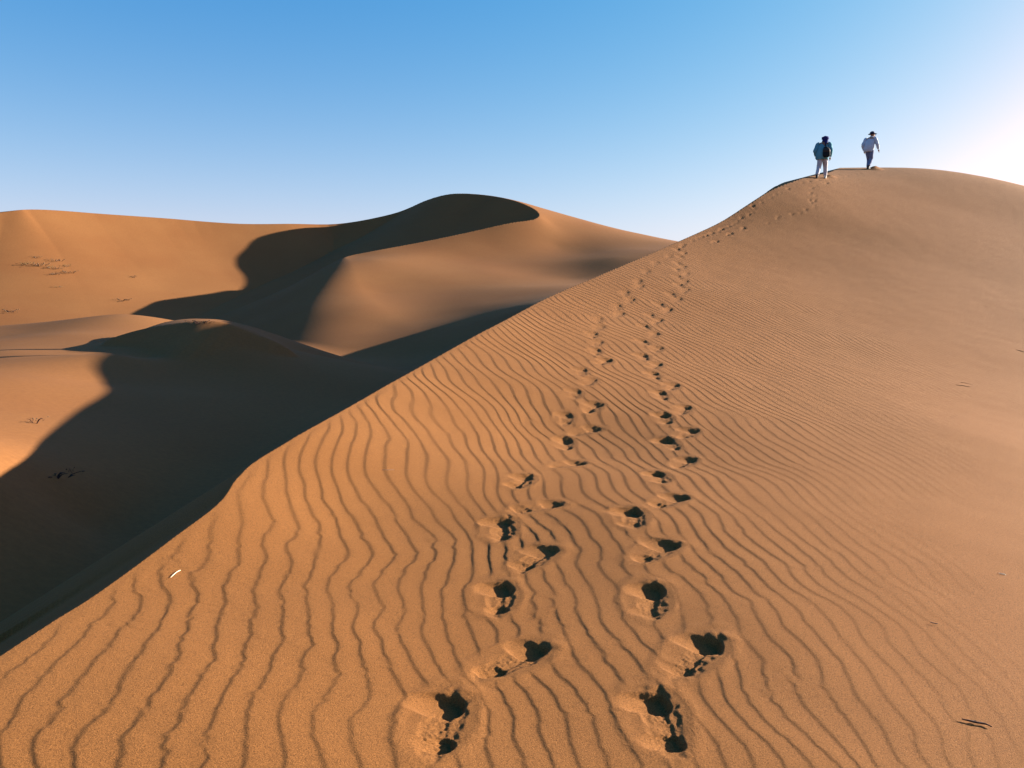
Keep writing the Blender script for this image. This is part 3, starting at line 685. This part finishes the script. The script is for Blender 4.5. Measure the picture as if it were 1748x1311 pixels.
# ------------------------------------------------------------------ twigs and dry plants lying on the sand
DARKWOOD = plain('dark_twig', (.035, .015, .012), .8, .3, 60); STRAW = plain('pale_straw', (.75, .62, .42), .6, .15, 60); GREYWOOD = plain('grey_twig', (.16, .10, .07), .8, .3, 60)
def lie(pts, r, lift):
    out = []
    for (u, v) in pts:
        a = hit(u, v); out.append((a[0], a[1], a[2] + r + lift))
    return out
def stick(name, label, cat, pts, radii, mat, side=None, lift=0.0, group=None):
    P = lie(pts, max(radii), lift); c = Vector(P[0])
    root = bpy.data.objects.new(name, None); C.collection.objects.link(root); root.location = c
    tag(root, label, cat, group)
    Q = [tuple(Vector(p) - c) for p in P]
    piece('stem', tube(Q, radii, 8, .18, len(pts)), mat, root)
    if side:
        for sd_ in side:
            S_ = [tuple(Vector(p) - c) for p in lie(sd_, max(radii) * .6, lift)]
            piece('side_twig', tube(S_, [max(radii) * .75, max(radii) * .5, max(radii) * .3][:len(S_)], 6, .2, 1), mat, root)
    return root
stick('twig', 'dark brown crooked twig lying on the sand at lower right', 'twig', [(1642,1229), (1655,1232), (1668,1235), (1681,1237), (1693,1242)], [.0024, .0036, .0042, .0036, .002], DARKWOOD, [[(1660,1232.5), (1664,1231.5), (1670,1234.5)]])
stick('straw', 'curved white straw on the ripples near the left ridge edge', 'straw', [(291.5,988), (296,983.5), (302,978.5), (308,975.5)], [.0009, .0016, .0018, .0016], STRAW, lift=.005)
stick('twig', 'short grey twig with a pale end above the dark crooked twig', 'twig', [(1588,1062.5), (1595,1064.5), (1601,1065.5)], [.0015, .0025, .0015], GREYWOOD)
stick('straw', 'short white straw stub on smooth sand at the right', 'straw', [(1705,979), (1711,980.5), (1717,982)], [.0018, .003, .002], STRAW)
stick('twig', 'thin dark forked twig on the fine ripples of the right slope', 'twig', [(1632,657.5), (1643,659), (1649,660), (1656,661)], [.002, .005, .005, .002], DARKWOOD, [[(1640,653), (1650,655), (1662,657.5)]])
stick('twig', 'thin dark twig by the right edge on the upper slope', 'twig', [(1734,597.5), (1741,599), (1749,601), (1758,602)], [.002, .004, .005, .003], GREYWOOD)
stick('straw', 'short thin brown straw lying across the left ripples', 'straw', [(652,802), (660,802.5), (672,802)], [.0016, .002, .0016], GREYWOOD)
def bg_hit(u, v):
    d = np.geomspace(9, 220, 2500); p = at(u, v, d); z_, _, _, _ = background(p[0], p[1])
    m = np.nonzero(p[2] < z_)[0]; i = m[0] if len(m) else 0
    return p[0][i], p[1][i], float(z_[i])
def tuft(name, label, cat, u, v, w, h, n, mat, stemmat, seed, group=None):
    rg = random.Random(seed); X = bg_hit(u, v)
    root = bpy.data.objects.new(name, None); C.collection.objects.link(root); root.location = X; tag(root, label, cat, group)
    parts, st = [], []
    for k in range(n):
        a, rr_ = rg.random() * 6.283, rg.random() ** .5 * w * .5
        bx_, by_ = rr_ * math.cos(a), rr_ * math.sin(a) * .7
        tx, ty = bx_ * 1.5 + rg.uniform(-.12, .12) * w, by_ * 1.5 + rg.uniform(-.12, .12) * w
        hh = h * rg.uniform(.45, 1)
        parts.append(tube([(bx_, by_, -.1 * h), ((bx_ + tx) / 2, (by_ + ty) / 2, hh * .6), (tx, ty, hh)], [w * .012, w * .01, w * .003], 4, steps=2))
        if k % 2 == 0: parts.append(ell((tx, ty, hh * .8), (w * .045, w * .045, h * .10), 5, 3))
    for k in range(4):
        a = rg.random() * 6.283
        st.append(tube([(0, 0, -.1), (w * .2 * math.cos(a), w * .15 * math.sin(a), h * .35), (w * .35 * math.cos(a), w * .25 * math.sin(a), h * .55)], [w * .02, w * .014, w * .006], 5, steps=2))
    piece('foliage', join(*parts), mat, root); piece('stem', join(*st), stemmat, root)
    return root
BRUSH = plain('dry_olive_brush', (.13, .085, .035), .95, .3, 3); BRUSH2 = plain('grey_brown_brush', (.13, .075, .04), .95, .3, 3)
SH = [(45,452,1.0,.55,'leftmost dry shrub of the clump on the far slope'), (62,440,.8,.35,'small dry shrub at the top left of the far clump'), (66,454,1.5,.6,'widest dark shrub in the left half of the far clump'),
      (85,458,.9,.4,'low yellowish shrub in the middle of the far clump'), (96,446,1.3,.4,'flat grey shrub at the top right of the far clump'), (98,459,.9,.4,'round shrub right of the middle of the far clump'),
      (115,455,.7,.45,'thin upright shrub above the right end of the far clump'), (114,466,1.3,.5,'dark shrub at the right end of the far clump'), (92,469,1.2,.4,'lowest dark shrub of the far clump'), (101,491,.9,.25,'lone flat shrub below the far clump')]
for k, (u, v, w, h, lb) in enumerate(SH):
    tuft('desert_shrub', lb, 'shrub', u, v, w, h * .6, 16, BRUSH if k % 3 == 0 else BRUSH2, GREYWOOD, 70 + k, 'dry shrubs on the far dune slope')
for k, (u, v, w, h, n, lb) in enumerate([(92,813,.5,.045,12,'flat scatter of dead twigs on the shaded valley floor'), (121,806,.16,.08,6,'small dark dead tuft right of the shaded twig scatter'),
        (343,552,.7,.12,14,'dead branch pile just under the sunlit crest of the low dune'), (208,513,1.4,.25,12,'low line of dead brush beside the shadow edge on the far dune'), (228,474,.8,.3,10,'tiny pale brush high on the far dune face'),
        (60,719,.4,.08,8,'faint dry sprig on the sunlit flank at the left'), (18,533,1.5,.3,12,'sparse dry grass low on the far slope at the left edge')]):
    tuft('dead_brush', lb, 'brush', u, v, w, h, n, DARKWOOD if k in (0, 1, 2) else BRUSH2, DARKWOOD, 90 + k)
print('done', round(time.time() - T0, 1))
